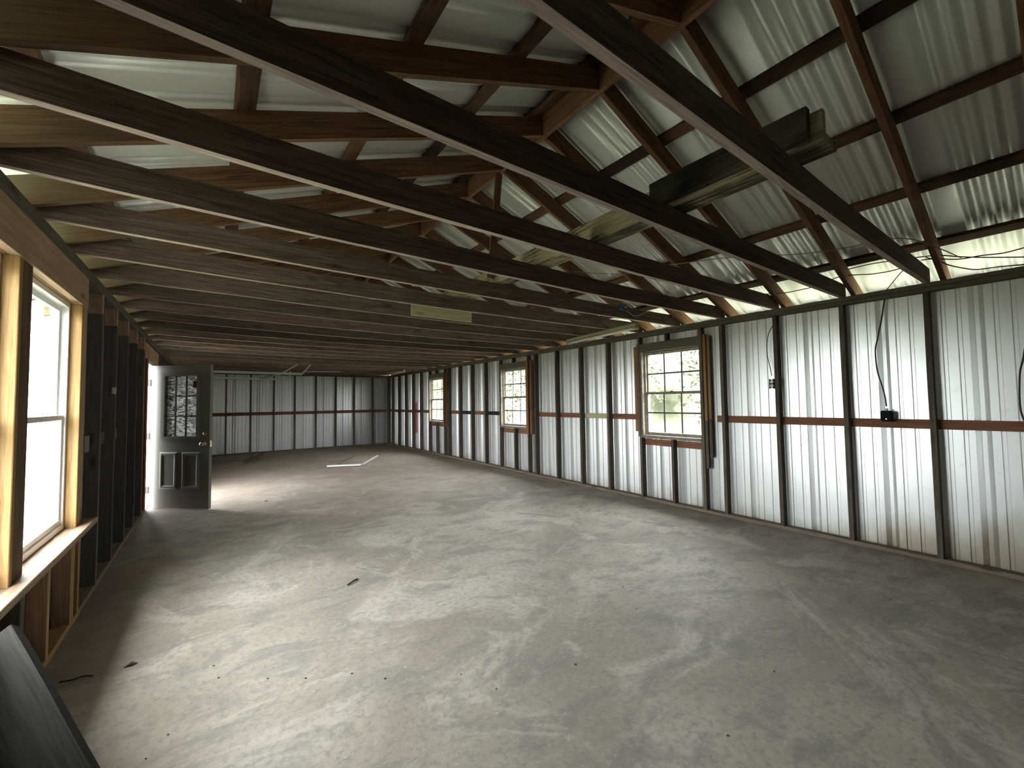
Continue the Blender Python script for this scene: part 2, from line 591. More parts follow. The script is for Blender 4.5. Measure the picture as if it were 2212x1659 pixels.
def sheet_wall(name, run, fixed, s0, s1, z0, z1, sign, holes, mat, phase, top=None, tilt=0.0):
    """run 'y' or 'x'; fixed = plane position; holes = (a, b, zlo, zhi)"""
    P = profile(s0, s1, phase)
    cuts = sorted(set([c for h in holes for c in h[:2]]))

    def dep(s):
        for p, q in zip(P, P[1:]):
            if p[0] <= s <= q[0]:
                return p[1] + (q[1] - p[1]) * (s - p[0]) / max(q[0] - p[0], 1e-9)
        return 0
    S = sorted(set([round(p[0], 4) for p in P] + [round(c, 4) for c in cuts if s0 < c < s1]))
    zc = sorted(set([z0, z1] + [z for h in holes for z in h[2:]]))
    bm = bmesh.new()
    cache = {}

    def vert(s, z):
        key = (round(s, 5), round(z, 5))
        if key not in cache:
            d = fixed + sign * dep(s)
            cache[key] = bm.verts.new((d, s, z) if run == 'y' else (s, d, z))
        return cache[key]
    for a, b in zip(S, S[1:]):
        m = (a + b) / 2
        if top is None:
            for c, d in zip(zc, zc[1:]):
                mz = (c + d) / 2
                if any(h[0] < m < h[1] and h[2] < mz < h[3] for h in holes): continue
                bm.faces.new((vert(a, c), vert(b, c), vert(b, d), vert(a, d)))
        else:
            bm.faces.new((vert(a, z0), vert(b, z0), vert(b, top(b)), vert(a, top(a))))
    o = link(name, bm, mat)
    sol = o.modifiers.new('sheet', 'SOLIDIFY')
    sol.thickness = 0.0012
    sol.offset = sign if run == 'y' else sign
    return o


# ------------------------------------------------------------------ setting
bm = bmesh.new()
box_bm(bm, SXL - 0.05, SXR + 0.05, YN - 0.1, YB + 0.2, -0.12, 0)
tag(link('floor', bm, M_FLOOR), kind='structure')
bm = bmesh.new()
box_bm(bm, -70, 80, -60, 90, -0.5, -0.16)
tag(link('ground', bm, M_GRASS), kind='structure')

# (y0, y1, z0, z1) daylight openings
RW = [(2.865, 3.779, 0.92, 2.13), (6.485, 7.432, 0.92, 2.13), (10.146, 11.09, 0.92, 2.13)]
LWIN = [(1.93, 2.865, 0.66, 2.155), (3.053, 4.010, 0.66, 2.155)]
LDOOR = (7.745, 8.735, 0.0, 2.07)
tag(sheet_wall('wall_right', 'y', SXR, YN - 0.1, YB + 0.13, -0.05, H - 0.01, 1, [(a, b, c + .03, d - .03) for a, b, c, d in RW],
               M_SIDE, 1.69), kind='structure')
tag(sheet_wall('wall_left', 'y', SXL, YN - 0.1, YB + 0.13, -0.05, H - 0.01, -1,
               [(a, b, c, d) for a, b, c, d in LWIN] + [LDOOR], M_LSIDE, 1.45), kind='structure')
gab = lambda s: RB0 + 0.30 + SL * ((XR - s) if s > XC else (s - XL)) - 0.04
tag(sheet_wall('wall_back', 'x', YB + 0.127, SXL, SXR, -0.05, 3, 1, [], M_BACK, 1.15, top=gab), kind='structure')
tag(sheet_wall('wall_front', 'x', YN - 0.08, SXL, SXR, -0.05, 3, -1, [], M_SIDE, 1.15, top=gab), kind='structure')

# roof sheets: both slopes in one setting object
RT_TOP = 0.160                   # vertical depth of rafters
PT = 0.041                       # vertical thickness of purlins
OH = 0.50
bm = bmesh.new()
for sgn in (1, -1):
    P = []
    yy = YN - 0.35
    while yy < YB + 0.45:
        t = ((yy - 0.60) % 0.61) / 0.61          # six ripples, then a flat pan
        P.append((yy, 0.012 * (1 - math.cos(t / 0.78 * 2 * math.pi * 6)) if t < 0.78 else 0.0))
        yy += 0.0122
    xe = (XR if sgn > 0 else XL) + sgn * (0.089 + OH)
    zb = RIDGE_B + RT_TOP + PT + 0.003
    prev = None
    for s_, d in P:
        cur = [bm.verts.new((XC, s_, zb + d)), bm.verts.new((xe, s_, zb + d - SL * abs(xe - XC)))]
        if prev: bm.faces.new((prev[0], cur[0], cur[1], prev[1]))
        prev = cur
o = link('ceiling', bm, M_ROOF)
sol = o.modifiers.new('sheet', 'SOLIDIFY')
sol.thickness = 0.0012
for f in o.data.polygons: f.use_smooth = True
tag(o, kind='structure')

# ------------------------------------------------------------------ plates
for x0, x1, side in ((XR, XR + 0.089, 'right'), (XL - 0.089, XL, 'left')):
    o = empty('top_plate', ((x0 + x1) / 2, 6.5, H - 0.04))
    tag(o, 'doubled grey top plate running along the top of the %s wall under the joist ends' % side, 'beam')
    bx('upper_plate', x0, x1, YN, 3.9, H - 0.038, H, 'y', M_PLATE, o)
    bx('upper_plate', x0, x1, 3.903, YB, H - 0.038, H, 'y', M_PLATE, o)
    bx('lower_plate', x0 + 0.002, x1, YN, YB, H - 0.078, H - 0.0395, 'y', M_PLATE, o)
o = bx('sole_plate', XR, XR + 0.089, YN, YB, 0.0, 0.038, 'y', M_SOLE)
tag(o, 'dirty wooden sole plate on the floor along the foot of the right wall', 'beam')
o = bx('sole_plate', XL - 0.089, XL - 0.004, 4.17, LDOOR[0] - 0.04, 0.0, 0.038, 'y', M_SOLE)
tag(o, 'grey wooden sole plate on the floor between left window framing and open door', 'beam')
o = bx('sole_plate', XL - 0.089, XL - 0.004, LDOOR[1] + 0.04, YB, 0.0, 0.038, 'y', M_SOLE)
tag(o, 'wooden sole plate on the floor of the left wall beyond the open door', 'beam')
o = bx('sole_plate', XL - 0.089, XL, YN, 4.168, 0.0, 0.038, 'y', M_NEW)
tag(o, 'new pine sole plate on the floor under the left windows', 'beam')
o = bx('sole_plate', XL, XR, YB, YB + 0.089, 0.0, 0.038, 'x', M_STUD)
tag(o, 'dark wooden sole plate on the floor along the far wall', 'beam')
o = bx('top_plate', XL, XR, YB, YB + 0.089, H - 0.078, H - 0.002, 'x', M_STUD)
tag(o, 'dark wooden top plate along the top of the far wall', 'beam')

# ------------------------------------------------------------------ right wall studs
GS = 'studs of the right wall'
missing = (4, 10, 16)
n = 0
WHERE = {0: 'nearest stud to the right edge of the photo', 1: 'beside the loose cable and black box on its right',
         2: 'with the receptacle box on its left side', 3: 'just right of the nearest right-wall window'}
for i in range(-3, 23):
    if i in missing: continue
    ye = 0.769 + SPC * i
    if ye > YB - 0.05: break
    o = bx('wall_stud', XR, XR + 0.089, ye - 0.038, ye, 0.038, H - 0.078, 'z', M_STUD, rough=0.004)
    if i < 0:
        tag(o, 'grey wall stud of the right wall, %s behind the right edge of the photo' % ORD[-i - 1], 'stud', GS)
    elif i in WHERE:
        tag(o, 'rough grey right-wall stud, ' + WHERE[i], 'stud', GS)
    elif i in (5, 11, 17):
        w_ = {5: 'nearest', 11: 'middle', 17: 'farthest'}[i]
        tag(o, 'rough grey stud forming the left jamb of the %s right-wall window' % w_, 'stud', GS)
    else:
        a, b = ('nearest', 'middle') if i < 10 else (('middle', 'farthest') if i < 16 else ('farthest', 'far corner'))
        k = i - (5 if i < 10 else (11 if i < 16 else 17))
        tag(o, 'grey right-wall stud, %s beyond %s window toward %s' % (
            ORD[k - 1], a, b + (' window' if b != 'far corner' else '')), 'stud', GS)
o = bx('corner_post', XR - 0.0, XR + 0.089, YB - 0.10, YB - 0.002, 0.038, H - 0.078, 'z', M_STUD)
tag(o, 'dark wooden corner post where the right wall meets the far wall', 'post')

# main girt behind the right-wall studs
gx0, gx1 = XR + 0.0895, XR + 0.127
seg = [(YN, 2.70, M_GIRT, 'from the near end to the nearest window'),
       (3.86, 4.42, M_GIRT, 'in the first bay beyond the nearest window'),
       (4.425, 4.99, M_PALE, 'pale, second bay beyond the nearest window'),
       (4.995, 6.40, M_GIRT, 'just right of the middle window'),
       (7.60, 8.06, M_BLACK, 'blackened, just left of the middle window'),
       (8.065, 8.67, M_GIRT, 'in the second bay beyond the middle window'),
       (8.675, 9.28, M_BLACK, 'blackened, in the third bay beyond the middle window'),
       (9.285, 10.05, M_GIRT, 'just right of the farthest window'),
       (11.20, YB, M_GIRT, 'between the farthest window and the far corner')]
for a, b, m, w_ in seg:
    o = bx('wall_girt', gx0, gx1 - 0.001, a, b, 1.150, 1.233, 'y', m)
    tag(o, 'red-brown horizontal girt behind the right-wall studs, %s' % w_, 'girt', 'girts of the right wall')
for (a, b, c, d), w_ in zip(RW, ('nearest', 'middle', 'farthest')):
    o = bx('wall_girt', gx0, gx1 - 0.001, a - 0.03, b + 0.06, 0.785, 0.872, 'y', M_GIRT)
    tag(o, 'short red-brown girt seen just under the %s right-wall window' % w_, 'girt', 'girts of the right wall')
tr = o

# framing round each right-wall window
for n, ((a, b, c, d), w_) in enumerate(zip(RW, ('nearest', 'middle', 'farthest'))):
    jy = a
    o = bx('wall_stud', XR, XR + 0.089, jy - 0.038, jy, 0.038, H - 0.078, 'z', M_STUD, rough=0.003)
    tag(o, 'rough grey stud forming the right jamb of the %s right-wall window' % w_, 'stud', GS)
    cy = (3.307, 6.944, 10.635)[n]
    o = bx('cripple_stud', XR, XR + 0.089, cy - 0.038, cy, 0.038, 0.895, 'z', M_STUD)
    tag(o, 'short cripple stud standing under the sill of the %s right-wall window' % w_, 'stud', 'cripples below sills')
    o = bx('cripple_stud', XR + 0.005, XR + 0.089, cy + 0.02, cy + 0.058, 2.268, H - 0.078, 'z', M_STUD, bev=0.002)
    tag(o, 'tiny cripple block above the header of the %s right-wall window' % w_, 'stud', 'cripples above headers')
    o = bx('window_header', XR, XR + 0.089, a, b, 2.145, 2.268, 'y', M_PLATE)
    tag(o, 'weathered grey header beam over the %s right-wall window' % w_, 'beam', 'window headers of the right wall')
    # golden side boards nailed outside the studs
    if n == 0:
        SB = [(XR + 0.092, XR + 0.110, b + 0.055, b + 0.125, 0.90, 2.29, M_SIDEB, 'left side, inner'),
              (XR + 0.092, XR + 0.110, b + 0.127, b + 0.175, 0.975, 2.25, M_SIDEB, 'left side, outer'),
              (XR + 0.020, XR + 0.060, a - 0.076, a - 0.040, 1.165, 2.285, M_SIDEB, 'right side, inner'),
              (XR + 0.045, XR + 0.085, a - 0.116, a - 0.080, 1.19, 2.26, M_SIDEB, 'right side, outer'),
              (XR + 0.020, XR + 0.058, a - 0.076, a - 0.040, 0.56, 1.16, M_STUD, 'right side, grey lower inner'),
              (XR + 0.045, XR + 0.083, a - 0.116, a - 0.080, 0.70, 1.185, M_STUD, 'right side, grey lower outer')]
    else:
        SB = [(XR + 0.092, XR + 0.110, b + 0.05, b + 0.16, 0.72, 2.20, M_SIDEB, 'left side'),
              (XR + 0.03, XR + 0.085, a - 0.10, a - 0.042, 0.80, 2.27, M_GIRT, 'right side, outer'),
              (XR - 0.02, XR - 0.002, a - 0.05, a + 0.02, 0.82, 2.27, M_SIDEB, 'right side, over the stud edge')]
    for x0, x1, y0, y1, z0, z1, m, t in SB:
        o = bx('side_board', x0, x1, y0, y1, z0, z1, 'z', m, bev=0.002)
        tag(o, 'vertical board nailed beside the %s right-wall window, %s' % (w_, t), 'board',
            'boards beside the right-wall windows')


def hung_window(idx, a, b, z0, z1, xi, sg, cols, mf, ms, mm, dep=0.07, fr=0.03, label=''):
    """double-hung window in an opening of a side wall; xi = inner face of its frame, sg = outward sign"""
    w = empty('window_%d' % idx, (xi, (a + b) / 2, z0))
    tag(w, kind='structure')
    w['label'] = label
    def P(name, x0, x1, y0, y1, zz0, zz1, m, par=w):
        bmm = bmesh.new()
        X0, X1 = sorted((x0, x1))
        box_bm(bmm, X0 - xi, X1 - xi, y0 - (a + b) / 2, y1 - (a + b) / 2, zz0 - z0, zz1 - z0)
        return bmm
    bmf = bmesh.new()
    yc = (a + b) / 2
    def add(bmm, x0, x1, y0, y1, zz0, zz1):
        X0, X1 = sorted((x0, x1))
        box_bm(bmm, X0 - xi, X1 - xi, y0 - yc, y1 - yc, zz0 - z0, zz1 - z0)
    xo = xi + sg * dep
    add(bmf, xi, xo, a + .001, a + fr, z0, z1)
    add(bmf, xi, xo, b - fr, b - .001, z0, z1)
    add(bmf, xi, xo, a + fr, b - fr, z1 - fr, z1 - .001)
    add(bmf, xi, xo, a + fr, b - fr, z0 + .001, z0 + fr)
    link('frame', bmf, mf, w)
    zm = (z0 + z1) / 2 + (0.0 if cols else -0.02)
    sw = 0.035 if not cols else 0.018
    for nm, q0, q1, off in (('lower_sash', z0 + fr, zm + .018, 0.012), ('upper_sash', zm - .018, z1 - fr, 0.038)):
        bs = bmesh.new()
        x0, x1 = xi + sg * off, xi + sg * (off + 0.022)
        A, B = a + fr, b - fr
        add(bs, x0, x1, A, A + sw, q0, q1)
        add(bs, x0, x1, B - sw, B, q0, q1)
        add(bs, x0, x1, A + sw, B - sw, q0, q0 + (sw if nm == 'lower_sash' else .03))
        add(bs, x0, x1, A + sw, B - sw, q1 - (.03 if nm == 'lower_sash' else sw), q1)
        so = link(nm, bs, ms, w)
        bg_ = bmesh.new()
        add(bg_, xi + sg * (off + .009), xi + sg * (off + .012), A + sw, B - sw, q0 + .02, q1 - .02)
        g = link('pane', bg_, M_GLASS, so)
        if cols:
            bmm = bmesh.new()
            t = 0.0105
            xa, xb = xi + sg * (off + .003), xi + sg * (off + .008)
            for k in range(1, cols):
                yy = A + sw + (B - A - 2 * sw) * k / cols
                add(bmm, xa, xb, yy - t, yy + t, q0 + .02, q1 - .02)
            zz = (q0 + q1) / 2
            add(bmm, xa - .0005, xb + .0005, A + sw, B - sw, zz - t, zz + t)
            link('muntin_grid', bmm, mm, so)
    if cols:
        bl = bmesh.new()
        add(bl, xi + sg * 0.0, xi + sg * .012, yc - .02, yc + .02, zm + .018, zm + .03)
        link('sash_lock', bl, ms, w)
    return w


LAB = ['nearest window of the right wall, twelve small panes in a weathered wooden frame',
       'middle window of the right wall, twelve small panes, flanked by brown boards',
       'farthest window of the right wall, twelve small panes, nearest the far corner']
for n, (a, b, c, d) in enumerate(RW):
    w = hung_window(n + 1, a + 0.0, b - 0.03, 0.937, 2.143, XR + 0.058, 1, 3, M_OLDWHITE, M_OLDWHITE, M_MUNT,
                    dep=0.075, fr=0.022, label=LAB[n])
    # wooden inner jamb boards
    o = bx('jamb_board', XR + 0.002, XR + 0.056, b - 0.028, b - 0.001, 0.937, 2.144, 'z', M_OLDWHITE, w, bev=0.002)
    o = bx('window_sill', XR - 0.012, XR + 0.125, a + .001, b - .001, 0.896, 0.936, 'y', M_OLDWHITE, w)
    portal('daylight_opening', (XR + 0.16, (a + b) / 2, 1.54), (0, math.radians(90), 0), 1.2, b - a)
    o = bpy.data.objects['daylight_opening' + ('' if n == 0 else '.%03d' % n)]

# ------------------------------------------------------------------ far wall studs and girt
for k, x in enumerate([-0.25, 0.36, 0.97, 1.58, 2.16, 2.78, 3.39, 3.99, 4.62]):
    o = bx('wall_stud', x - 0.038, x, YB, YB + 0.089, 0.038, H - 0.078, 'z', M_STUD, rough=0.004)
    tag(o, 'dark far-wall stud, %s from the left corner' % ORD[k], 'stud', 'studs of the far wall')
o = bx('wall_girt', XL, XR, YB + 0.0895, YB + 0.126, 1.140, 1.237, 'x', M_GIRT)
tag(o, 'red-brown horizontal girt behind the far-wall studs', 'girt')

# ------------------------------------------------------------------ left wall
LS = [(4.66, 'just beyond the left windows'), (5.29, 'second past the left windows'),
      (5.95, 'third past the left windows'), (6.60, 'fourth past the left windows'),
      (7.23, 'last before the open door')]
for y, w_ in LS:
    r = empty('wall_stud', (XL - 0.045, y, 0.038))
    tag(r, 'charcoal left-wall stud with a tan block on top, ' + w_, 'stud', 'dark studs of the left wall')
    bx('dark_post', XL - 0.088, XL, y, y + 0.038, 0.038, 2.205, 'z', M_LSTUD, r, rough=0.003)
    bx('top_block', XL - 0.088, XL - 0.001, y, y + 0.038, 2.207, H - 0.079, 'z', M_HDR, r)
for k, y in enumerate([9.2, 9.81, 10.42, 11.6, 12.8, 13.7]):
    o = bx('wall_stud', XL - 0.088, XL, y, y + 0.038, 0.038, H - 0.079, 'z', M_STUD)
    tag(o, 'stud of the left wall hidden beyond the open door, %s from it' % ORD[k], 'stud', 'studs past the open door')
for k, (a, b) in enumerate([(4.80, 5.20), (5.34, 5.93), (6.0, 7.1)]):
    o = bx('wall_girt', XL - 0.126, XL - 0.0895, a, b, 1.13, 1.22, 'y', M_STUD)
    tag(o, 'short grey girt between charcoal left-wall studs, %s from the windows' % ORD[k], 'girt',
        'girts of the left wall')
# grey outlet box and cut girt ends beside the charcoal studs
e = empty('outlet_box', (XL - 0.028, 4.177, 1.183))
tag(e, 'grey outlet box on the left wall between the pine window post and first charcoal stud', 'box')
b_ = bmesh.new()
box_bm(b_, -0.03, 0.026, -0.028, 0.10, -0.052, 0.052)
link('back_box', b_, M_BLK, e)
b_ = bmesh.new()
box_bm(b_, 0.0265, 0.031, -0.02, 0.125, -0.058, 0.058)
link('cover_plate', b_, plain('grey_cover_plate', (0.20, 0.20, 0.195), 0.6), e)
for k, (y, w_) in enumerate([(4.70, 'first'), (5.33, 'second'), (5.99, 'third')]):
    o = bx('girt_block', XL - 0.05, XL - 0.012, y, y + 0.22 - 0.04 * k, 1.14, 1.24, 'y', M_STUD if k else M_PLATE)
    tag(o, 'short grey block nailed to the far side of the %s charcoal stud' % w_, 'block', 'blocks between dark studs')
e = bx('cable_clip', XL - 0.02, XL + 0.006, 5.25, 5.285, 1.57, 1.63, 'z', M_IVORY, bev=0.002)
tag(e, 'small white clip on the second charcoal stud of the left wall', 'clip')
# window framing in new lumber
r = empty('window_header', (XL - 0.04, 2.9, 2.155))
tag(r, 'broad new pine header over the two left windows', 'beam')
bx('header_board', XL - 0.040, XL + 0.002, 0.9, 4.155, 2.156, H - 0.080, 'y', M_HDR, r)
bx('header_board', XL - 0.088, XL - 0.042, 0.9, 4.155, 2.156, H - 0.080, 'y', M_NEW, r)
r = empty('window_post', (XL - 0.04, 4.08, 0.66))
tag(r, 'new pine window post at the far side of the left windows', 'post')
bx('trimmer', XL - 0.088, XL, 4.011, 4.049, 0.642, 2.154, 'z', M_NEW, r)
bx('king_stud', XL - 0.088, XL - 0.002, 4.051, 4.089, 0.642, 2.154, 'z', M_HDR, r)
bx('king_stud', XL - 0.088, XL - 0.001, 4.092, 4.152, 0.642, 2.154, 'z', M_HDR, r)
r = empty('window_post', (XL - 0.04, 2.95, 0.66))
tag(r, 'post between the two left windows, new pine edge and dark old face', 'post')
bx('trimmer', XL - 0.088, XL, 2.866, 2.904, 0.642, 2.154, 'z', M_NEW, r)
bx('old_stud', XL - 0.088, XL - 0.004, 2.906, 3.051, 0.642, 2.154, 'z', M_DARK, r)
r = empty('window_post', (XL - 0.04, 1.88, 0.66))
tag(r, 'new pine window post left of the left edge of the photo', 'post')
bx('trimmer', XL - 0.088, XL, 1.855, 1.929, 0.642, 2.154, 'z', M_NEW, r)
o = bx('window_ledge', XL - 0.088, XL + 0.060, 0.9, 4.30, 0.603, 0.641, 'y', M_SILL, bev=0.003)
tag(o, 'wide new pine ledge running under the left windows', 'ledge')
for k, (y, wd, w_) in enumerate([(1.95, .038, 'fourth from its far end'), (2.62, .038, 'behind the top of the leaning planks'),
                          (3.04, .038, 'between leaning planks and middle cripple'),
                          (3.455, .038, 'middle one'), (3.93, .038, 'inner one of the far pair'),
                          (3.975, .038, 'outer one of the far pair')]):
    o = bx('cripple_stud', XL - 0.088, XL - 0.001, y, y + wd, 0.038, 0.602, 'z', M_CRIP if k != 2 else M_PLATE)
    tag(o, 'short brown cripple stud under the new pine ledge, ' + w_, 'stud', 'cripples under the left windows')
o = bx('wall_stud', XL - 0.088, XL - 0.001, 4.112, 4.150, 0.038, 0.602, 'z', M_NEW)
tag(o, 'short new pine stud under the far end of the pine ledge', 'stud')
for n, (a, b, c, d) in enumerate(LWIN):
    w = hung_window(n + 4, a, b, 0.645, 2.154, XL - 0.058, -1, 0, M_WHITE, M_WHITE, M_WHITE, dep=0.085, fr=0.032,
                    label='left-wall window at the left edge of the photo, new white vinyl' if n == 0 else
                    'large bright left-wall window in new white vinyl, between dark post and pine post')
    portal('daylight_opening_left', (XL - 0.16, (a + b) / 2, 1.4), (0, math.radians(-90), 0), 1.5, b - a)
portal('daylight_doorway', (XL - 0.16, 8.24, 1.03), (0, math.radians(-90), 0), 2.06, 0.97)
# open eaves let daylight in under the roof edge
portal('daylight_eave_right', (XR + 0.60, 6.7, 2.30), (0, math.radians(60), 0), 0.5, 16.5)
portal('daylight_eave_left', (XL - 0.60, 6.7, 2.30), (0, math.radians(-60), 0), 0.5, 16.5)

# door framing
r = empty('door_framing', (XL - 0.04, 7.6, 0.0))
tag(r, 'brown stud pack and pine header framing the open doorway', 'door framing')
bx('king_stud', XL - 0.088, XL, 7.29, 7.328, 0.038, H - 0.079, 'z', M_CRIP, r)
bx('trimmer', XL - 0.088, XL + .002, 7.55, 7.588, 0.038, 2.105, 'z', M_GIRT, r)
bx('trimmer', XL - 0.088, XL, 7.62, 7.658, 0.038, 2.105, 'z', M_CRIP, r)
bx('trimmer', XL - 0.088, XL, 7.665, 7.703, 0.038, 2.105, 'z', M_CRIP, r)
bx('trimmer', XL - 0.088, XL, 8.775, 8.813, 0.038, 2.105, 'z', M_CRIP, r)
bx('header_board', XL - 0.040, XL + 0.002, 7.33, 9.017, 2.107, 2.325, 'y', M_HDR, r)
bx('header_board', XL - 0.088, XL - 0.042, 7.33, 9.017, 2.107, 2.325, 'y', M_HDR, r)

# the door itself, hung on its near jamb and swung into the room
D0, D1 = Vector((-0.694, 7.796, 0)), Vector((-0.006, 7.17, 0))
du = (D1 - D0).normalized()
ang = math.atan2(du.y, du.x)
dr = empty('door_1', D0, 0)
dr.rotation_euler = (0, 0, ang)
tag(dr, 'open cream entry door with a nine-pane light, swung into the room from the left wall', kind='structure')
DW, DH, TH = 0.915, 2.02, 0.044
# local: x along the leaf, y = -normal... the camera side is local -y
def dbox(bmm, x0, x1, y0, y1, z0, z1): box_bm(bmm, x0, x1, y0, y1, z0 + 0.012, z1 + 0.012)
SGN = 1
bmd = bmesh.new()
lx0, lx1, lz0, lz1 = 0.185, 0.745, 0.99, 1.885
dbox(bmd, 0, lx0, 0, TH, 0, DH)
dbox(bmd, lx1, DW, 0, TH, 0, DH)
dbox(bmd, lx0, lx1, 0, TH, 0, lz0)
dbox(bmd, lx0, lx1, 0, TH, lz1, DH)
link('leaf', bmd, M_DOOR, dr)
for x0, x1 in ((0.150, 0.425), (0.495, 0.770)):
    bp = bmesh.new()
    z0, z1 = 0.27, 0.79
    fl = 0.02
    outer = [(x0, z0), (x1, z0), (x1, z1), (x0, z1)]
    levels = [(0, 0.0), (0.018, 0.010), (0.036, 0.010), (0.066, -0.001 - 0.004)]
    rings = []
    for ins, dp in levels:
        rings.append([bp.verts.new((x0 + ins if cx == x0 else x1 - ins, dp if dp > 0 else dp - 0.001,
                                    (z0 + ins if cz == z0 else z1 - ins) + 0.012)) for cx, cz in outer])
    # embossed moulding stands proud of the leaf
    for q in rings:
        for v in q: v.co.y = -v.co.y * 0.9 - 0.0005
    for qa, qb in zip(rings, rings[1:]):
        for k in range(4): bp.faces.new((qa[k], qa[(k + 1) % 4], qb[(k + 1) % 4], qb[k]))
    bp.faces.new(rings[-1])
    link('raised_panel', bp, M_DOOR, dr)
bl = bmesh.new()
for y0, y1 in ((-0.014, -0.0005), (TH + 0.0005, TH + 0.014)):
    dbox(bl, lx0 - 0.022, lx0 + 0.03, y0, y1, lz0 - 0.022, lz1 + 0.022)
    dbox(bl, lx1 - 0.03, lx1 + 0.022, y0, y1, lz0 - 0.022, lz1 + 0.022)
    dbox(bl, lx0 + 0.03, lx1 - 0.03, y0, y1, lz0 - 0.022, lz0 + 0.02)
    dbox(bl, lx0 + 0.03, lx1 - 0.03, y0, y1, lz1 - 0.02, lz1 + 0.022)
lf = link('light_frame', bl, M_DOOR, dr)
bl = bmesh.new()
gx0_, gx1_, gz0, gz1 = lx0 + 0.03, lx1 - 0.03, lz0 + 0.02, lz1 - 0.02
for k in (1, 2):
    xx = gx0_ + (gx1_ - gx0_) * k / 3
    dbox(bl, xx - 0.011, xx + 0.011, -0.004, 0.006, gz0, gz1)
    zz = gz0 + (gz1 - gz0) * k / 3
    dbox(bl, gx0_, gx1_, -0.0045, 0.0065, zz - 0.009, zz + 0.009)
link('muntin_grid', bl, M_MUNT, lf)
bl = bmesh.new()
dbox(bl, gx0_, gx1_, 0.018, 0.022, gz0, gz1)
link('pane', bl, M_GLASS, lf)
bl = bmesh.new()
nx, nz = 24, 40
vv = [[bl.verts.new((gx0_ + (gx1_ - gx0_) * i / nx,
                     0.030 + 0.006 * noise.noise(Vector((i * 0.35, j * 0.6, 1))),
                     gz0 + 0.012 + (gz1 - gz0) * j / nz)) for j in range(nz + 1)] for i in range(nx + 1)]
for i in range(nx):
    for j in range(nz): bl.faces.new((vv[i][j], vv[i + 1][j], vv[i + 1][j + 1], vv[i][j + 1]))
fo = link('plastic_film', bl, M_FILM, lf, smooth=True)
fo['label'] = 'wrinkled clear plastic film stuck on the panes'
bl = bmesh.new()
dbox(bl, 0.632, 0.712, 0.0155, 0.0172, 1.695, 1.79)
st = link('sticker', bl, M_RED, lf)
st['label'] = 'faded red sticker in the top right pane'
for nm, z, rr in (('deadbolt', 1.045, 0.024), ('door_knob', 0.905, 0.03)):
    bk = bmesh.new()
    for side in (-1, 1):
        M = Matrix.Translation((0.845, 0 if side < 0 else TH, z + 0.012)) @ Matrix.Rotation(math.radians(90 * -side), 4, 'X')
        if nm == 'deadbolt':
            lathe_bm(bk, [(rr + .004, 0.0005), (rr + .004, 0.006), (rr * .8, 0.014), (0.008, 0.016)], M)
        else:
            lathe_bm(bk, [(rr + .003, 0.0005), (rr + .003, 0.006), (0.012, 0.012), (0.011, 0.03), (0.024, 0.04),
                          (0.030, 0.055), (0.024, 0.068), (0.006, 0.072)], M)
    link(nm, bk, M_BRASS, dr, smooth=True)
bk = bmesh.new()
dbox(bk, DW, DW + 0.002, 0.01, 0.034, 0.86, 0.95)
link('latch_plate', bk, M_BRASS, dr)
for z in (0.255, 1.015, 1.775):
    bk = bmesh.new()
    M = Matrix.Translation((-0.010, -0.006, z - 0.05 + 0.012))
    lathe_bm(bk, [(0.007, 0), (0.007, 0.1)], M, 10)
    dbox(bk, -0.004, -0.0005, 0.0, 0.036, z - 0.048, z + 0.048)
    dbox(bk, -0.060, -0.014, -0.010, -0.006, z - 0.048, z + 0.048)
    link('hinge', bk, M_STEEL, dr)
# door frame: jambs, head and threshold
jf = empty('door_2', (XL, 8.24, 0))
tag(jf, 'white painted frame of the open doorway in the left wall', kind='structure')
jf.name = 'trim_1'
for nm, y0, y1, z0, z1 in (('jamb', 7.712, 7.744, 0, 2.10), ('jamb', 8.736, 8.768, 0, 2.10), ('head', 7.744, 8.736, 2.06, 2.10)):
    bj = bmesh.new()
    box_bm(bj, -0.115, -0.003, y0 - 8.24, y1 - 8.24, z0 + .001, z1)
    link(nm, bj, M_WHITE, jf)
bj = bmesh.new()
box_bm(bj, -0.12, 0.0, 7.745 - 8.24, 8.735 - 8.24, -0.02, 0.012)
link('threshold', bj, M_GALV, jf)

